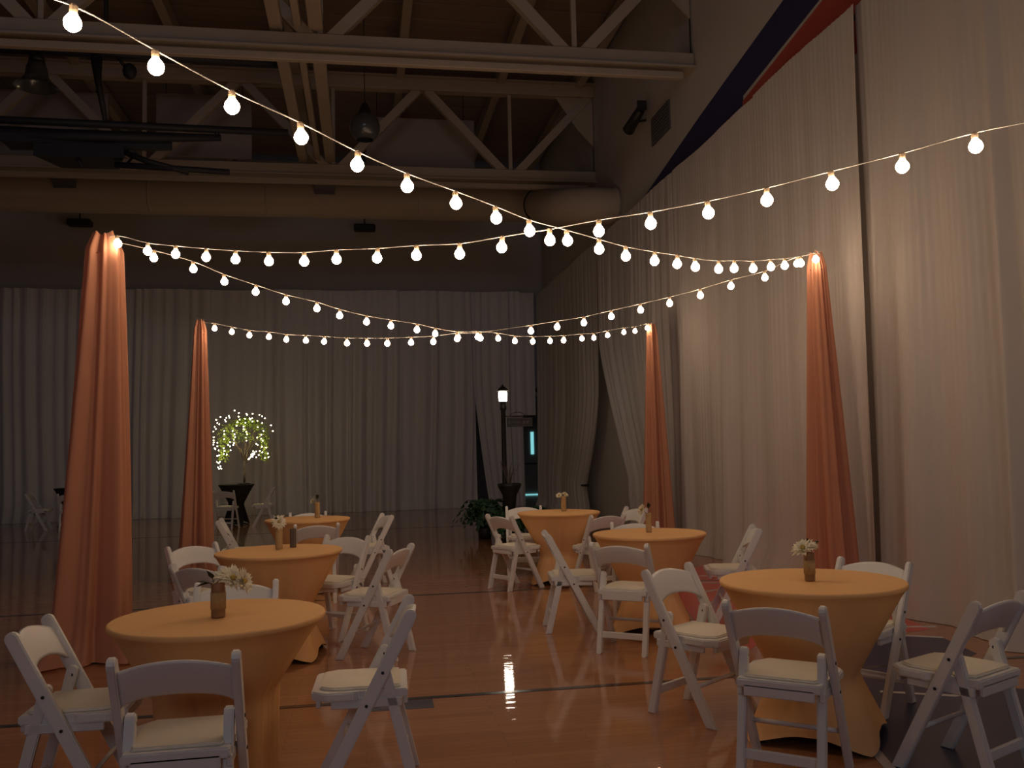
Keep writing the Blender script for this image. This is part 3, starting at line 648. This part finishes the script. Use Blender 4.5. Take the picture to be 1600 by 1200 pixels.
# ------------------------------------------------------------------ roof steel
def truss(Y, label, zb=6.62, zt=8.62, x0=-13.9, x1=WX):
    t = empty('roof_truss', (0, Y, 0), 0, label, 'truss', 'roof trusses')
    b = nb(); box(b, ((x0+x1)/2, 0, zb+.34), (x1-x0, .16, .22), .01); box(b, ((x0+x1)/2, 0, zb+.215), (x1-x0, .34, .03)); obj('bottom_chord', b, 'steel', t)
    b = nb(); box(b, ((x0+x1)/2-.1, -.10, zb+.09), (x1-x0-.2, .10, .10), .01); obj('lower_rail', b, 'steel', t)
    b = nb(); box(b, ((x0+x1)/2, 0, zt+.12), (x1-x0, .22, .24), .01); box(b, ((x0+x1)/2, 0, zt+.25), (x1-x0, .36, .03)); obj('top_chord', b, 'steel', t)
    zl, zh = zb+.42, zt+.02
    lows = [3.0-3.5*k for k in range(5)]
    for xl in lows:
        b = nb(); beam(b, (xl, 0, zl-.05), (xl, 0, zh), .07, .07, Vector((0, 1, 0))); obj('upright', b, 'steel', t)
        for s in (-1, 1):
            xt = xl+s*1.66
            b = nb(); beam(b, (xl+s*.10, 0, zl-.06), (min(xt, x1-.1), 0, zh), .16, .12, Vector((0, 1, 0))); obj('web_brace', b, 'steel', t)
    b = nb(); A_ = [(x1-.02, zb+.4), (x1-.02, zt+.1), (x1-.85, zt+.1), (x1-.35, zb+1.35), (x1-.02, zb+1.0)]
    V = [b.verts.new((x, -.02, z)) for x, z in A_]; W_ = [b.verts.new((x, .02, z)) for x, z in A_]; b.faces.new(V); b.faces.new(W_[::-1])
    for k in range(5): b.faces.new((V[k], V[(k+1) % 5], W_[(k+1) % 5], W_[k]))
    obj('gusset', b, 'steel', t)
    return t
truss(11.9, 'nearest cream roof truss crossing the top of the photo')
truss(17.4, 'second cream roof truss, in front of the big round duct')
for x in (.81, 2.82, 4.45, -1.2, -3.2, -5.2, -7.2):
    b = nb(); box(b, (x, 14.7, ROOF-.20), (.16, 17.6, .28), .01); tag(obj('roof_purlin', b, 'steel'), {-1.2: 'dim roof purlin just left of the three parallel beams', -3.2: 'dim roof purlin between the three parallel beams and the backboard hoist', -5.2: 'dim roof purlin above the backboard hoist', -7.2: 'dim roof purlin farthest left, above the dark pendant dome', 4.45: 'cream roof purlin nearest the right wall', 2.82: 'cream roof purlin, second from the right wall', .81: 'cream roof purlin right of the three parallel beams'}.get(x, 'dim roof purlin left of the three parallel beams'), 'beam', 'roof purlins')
for i, (x, w_, z) in enumerate(((-1.08, .17, 7.20), (-.80, .10, 7.22), (-.56, .19, 7.20))):
    b = nb(); box(b, (x, 11.0, z+.0), (w_, 12.9, .16), .01)
    tag(obj('brace_beam', b, 'steel'), ['left wide one', 'thin middle one', 'right wide one'][i]+' of three parallel cream beams crossing the trusses', 'beam', 'parallel brace beams')
# duct
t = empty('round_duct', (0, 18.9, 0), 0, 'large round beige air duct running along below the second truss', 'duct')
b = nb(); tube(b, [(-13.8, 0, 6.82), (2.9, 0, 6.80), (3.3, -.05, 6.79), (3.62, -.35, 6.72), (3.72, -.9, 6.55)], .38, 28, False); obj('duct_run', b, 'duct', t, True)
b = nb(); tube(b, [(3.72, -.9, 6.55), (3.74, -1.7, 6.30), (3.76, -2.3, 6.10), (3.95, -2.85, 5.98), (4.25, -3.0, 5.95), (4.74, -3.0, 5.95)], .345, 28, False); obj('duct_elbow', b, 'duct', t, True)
for x in (-10.2, -7.2, -4.2, -1.9, 1.2): b = nb(); tube(b, [(x-.02, 0, 6.815), (x+.02, 0, 6.815)], .39, 28); obj('seam_ring', b, 'duct', t, True)
b = nb(); tube(b, [(4.66, -3.0, 5.95), (4.72, -3.0, 5.95)], .36, 28); obj('wall_collar', b, 'duct', t, True)
for x in (-5.75, -.72):
    b = nb(); box(b, (x, -.38, 6.93), (.42, .10, .27), .005, Matrix.Rotation(.45, 3, 'X'))
    for k in range(5): box(b, (x, -.45+.02*k, 6.83+.05*k), (.38, .01, .02), 0, Matrix.Rotation(.6, 3, 'X'))
    obj('vent_grille', b, 'grille', t)
# suspended pale panels
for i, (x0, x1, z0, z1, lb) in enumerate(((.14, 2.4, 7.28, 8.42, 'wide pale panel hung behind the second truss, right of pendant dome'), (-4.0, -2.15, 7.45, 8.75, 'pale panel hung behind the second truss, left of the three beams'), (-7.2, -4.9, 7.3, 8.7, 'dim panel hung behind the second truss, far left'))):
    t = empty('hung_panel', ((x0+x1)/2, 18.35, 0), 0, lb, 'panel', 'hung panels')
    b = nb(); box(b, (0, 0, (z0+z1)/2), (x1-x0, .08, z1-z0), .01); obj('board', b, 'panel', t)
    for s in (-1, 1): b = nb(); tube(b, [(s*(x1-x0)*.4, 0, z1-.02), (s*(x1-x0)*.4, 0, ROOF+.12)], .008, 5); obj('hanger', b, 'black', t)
# pendant domes
def pendant(x, y, z, label, top, R=.24, bell=False):
    t = empty('pendant_lamp', (x, y, z), 0, label, 'lamp', 'unlit pendant lamps')
    b = nb(); lathe(b, [(R*1.15, -.16), (R*.95, -.12), (R*.62, -.02), (R*.55, .10), (R*.42, .20), (R*.38, .20), (R*.50, .10), (R*.57, -.02), (R*.90, -.13), (R*1.15, -.16)] if bell else [(R*.55, -.20), (R*.80, -.15), (R*.97, -.06), (R, .02), (R*.90, .12), (R*.66, .19), (R*.42, .22), (R*.40, .21), (R*.62, .18), (R*.85, .11), (R*.95, .02), (R*.92, -.06), (R*.76, -.14), (R*.55, -.20)], 24); obj('dome', b, 'dome', t, True)
    b = nb(); lathe(b, [(0, .19), (R*.42, .19), (R*.42, .25), (R*.25, .36), (.02, .40), (0, .40)], 16); obj('housing', b, 'black', t, True)
    b = nb(); bmesh.ops.create_icosphere(b, subdivisions=2, radius=.07); obj('lamp_bulb', b, 'dome', t, True)
    b = nb(); tube(b, [(0, 0, .38), (0, 0, top-z)], .008, 6); obj('cord', b, 'black', t)
pendant(.09, 14.0, 6.60, 'grey glassy pendant dome hanging right of the three beams', ROOF+.12)
pendant(-4.42, 13.0, 6.80, 'dark pendant dome at the upper left above the backboard hoist', ROOF+.12, .25, True)
for x, y, z, lb in ((-6.78, 23.0, 7.25, 'dark speaker high at back, above the large left pole drape'), (.11, 23.0, 7.25, 'dark speaker high at back, centre')):
    t = empty('speaker_box', (x, y, z), 0, lb, 'lamp', 'dark speakers at back')  # dark boxes read as speakers, they give no light
    b = nb(); box(b, (0, 0, 0), (.55, .3, .16), .03); obj('case', b, 'black', t)
    b = nb(); tube(b, [(0, 0, .06), (0, 0, ROOF+.12-z)], .02, 6); obj('stem', b, 'black', t)
# folded basketball backboard hoist
t = empty('backboard_hoist', (-3.0, 13.3, 0), 0, 'dark folded basketball backboard hoist hanging at the upper left', 'hoist')
def hp(name, pts, r, m='darkpipe'):
    b = nb(); tube(b, pts, r, 8); return obj(name, b, m, t, True)
hp('top_pipe', [(-5, 0, 7.30), (-.9, 0, 7.30), (1.96, 0, 7.27)], .07)
for x in (-4.4, -.6, 1.8): hp('hanger_pipe', [(x, 0, 7.33), (x, 0, ROOF+.12)], .03)
hp('drop_pipe', [(-.73, 0, 7.28), (-.70, 0, 6.9), (-.59, 0, 6.28)], [.09, .05, .035])
hp('middle_pipe', [(-5, 0, 6.30), (1.96, 0, 6.22)], .055)
hp('lower_arm', [(-5, 0, 6.12), (-1.2, 0, 6.05), (1.0, 0, 6.11)], [.12, .11, .05])
hp('link', [(.95, 0, 6.10), (.95, 0, 6.27)], .035)
for x in (-4.6, -2.6): hp('link', [(x, 0, 6.12), (x, 0, 6.30)], .03)
b = nb(); V = prism(b, [(-1.95, -.12), (.3, .05), (.3, .12), (-1.95, .30)], 5.93, 6.05); obj('folded_backboard', b, 'darkpipe', t)
b = nb(); prism(b, [(-1.5, -.15), (-.3, -.15), (-.5, .4), (-1.3, .4)], 5.72, 5.90); obj('height_adjuster', b, 'darkpipe', t)
hp('rim_bracket', [(-.95, 0, 5.75), (-.90, 0, 5.60)], [.05, .01])
hp('brace_arm', [(-.35, 0, 5.86), (.0, 0, 5.72), (.55, 0, 5.58)], .045)
hp('cross_bar', [(-.46, 0, 5.665), (1.12, 0, 5.60)], .045)
hp('link', [(-.30, .3, 5.87), (-.30, 0, 5.67)], .02)
hp('winch_arm', [(-.45, 0, 7.26), (-.33, 0, 7.12)], .025)
b = nb(); bmesh.ops.create_icosphere(b, subdivisions=2, radius=.10, matrix=Matrix.Translation((-.27, 0, 7.05)) @ Matrix.Scale(1.25, 4, (0, 0, 1))); obj('winch_drum', b, 'darkpipe', t, True)
# stage lamp and return grille on right wall
t = empty('wall_spotlight', (WX, 14.0, 6.86), 0, 'black spotlight on the right wall above the curtains', 'lamp')
b = nb(); tube(b, [(-.02, 0, .04), (-.20, -.0, .0)], .02, 6); obj('bracket', b, 'black', t)
b = nb(); tube(b, [(-.26, .22, -.06), (-.20, -.28, .10)], [.10, .075], 14); obj('lamp_can', b, 'black', t, True)
b = nb(); box(b, (-.19, -.33, .16), (.16, .02, .16), .003); obj('barn_door', b, 'black', t)
t = empty('wall_grille', (WX, 13.3, 6.58), 0, 'square grey air grille on the right wall beside the spotlight', 'vent')
b = nb(); box(b, (-.015, 0, 0), (.03, .85, .46), .004); obj('frame', b, 'grille', t)
for k in range(8):
    b = nb(); box(b, (-.034, 0, -.19+k*.054), (.02, .78, .02), 0, Matrix.Rotation(.5, 3, 'Y')); obj('slat', b, 'grille', t)
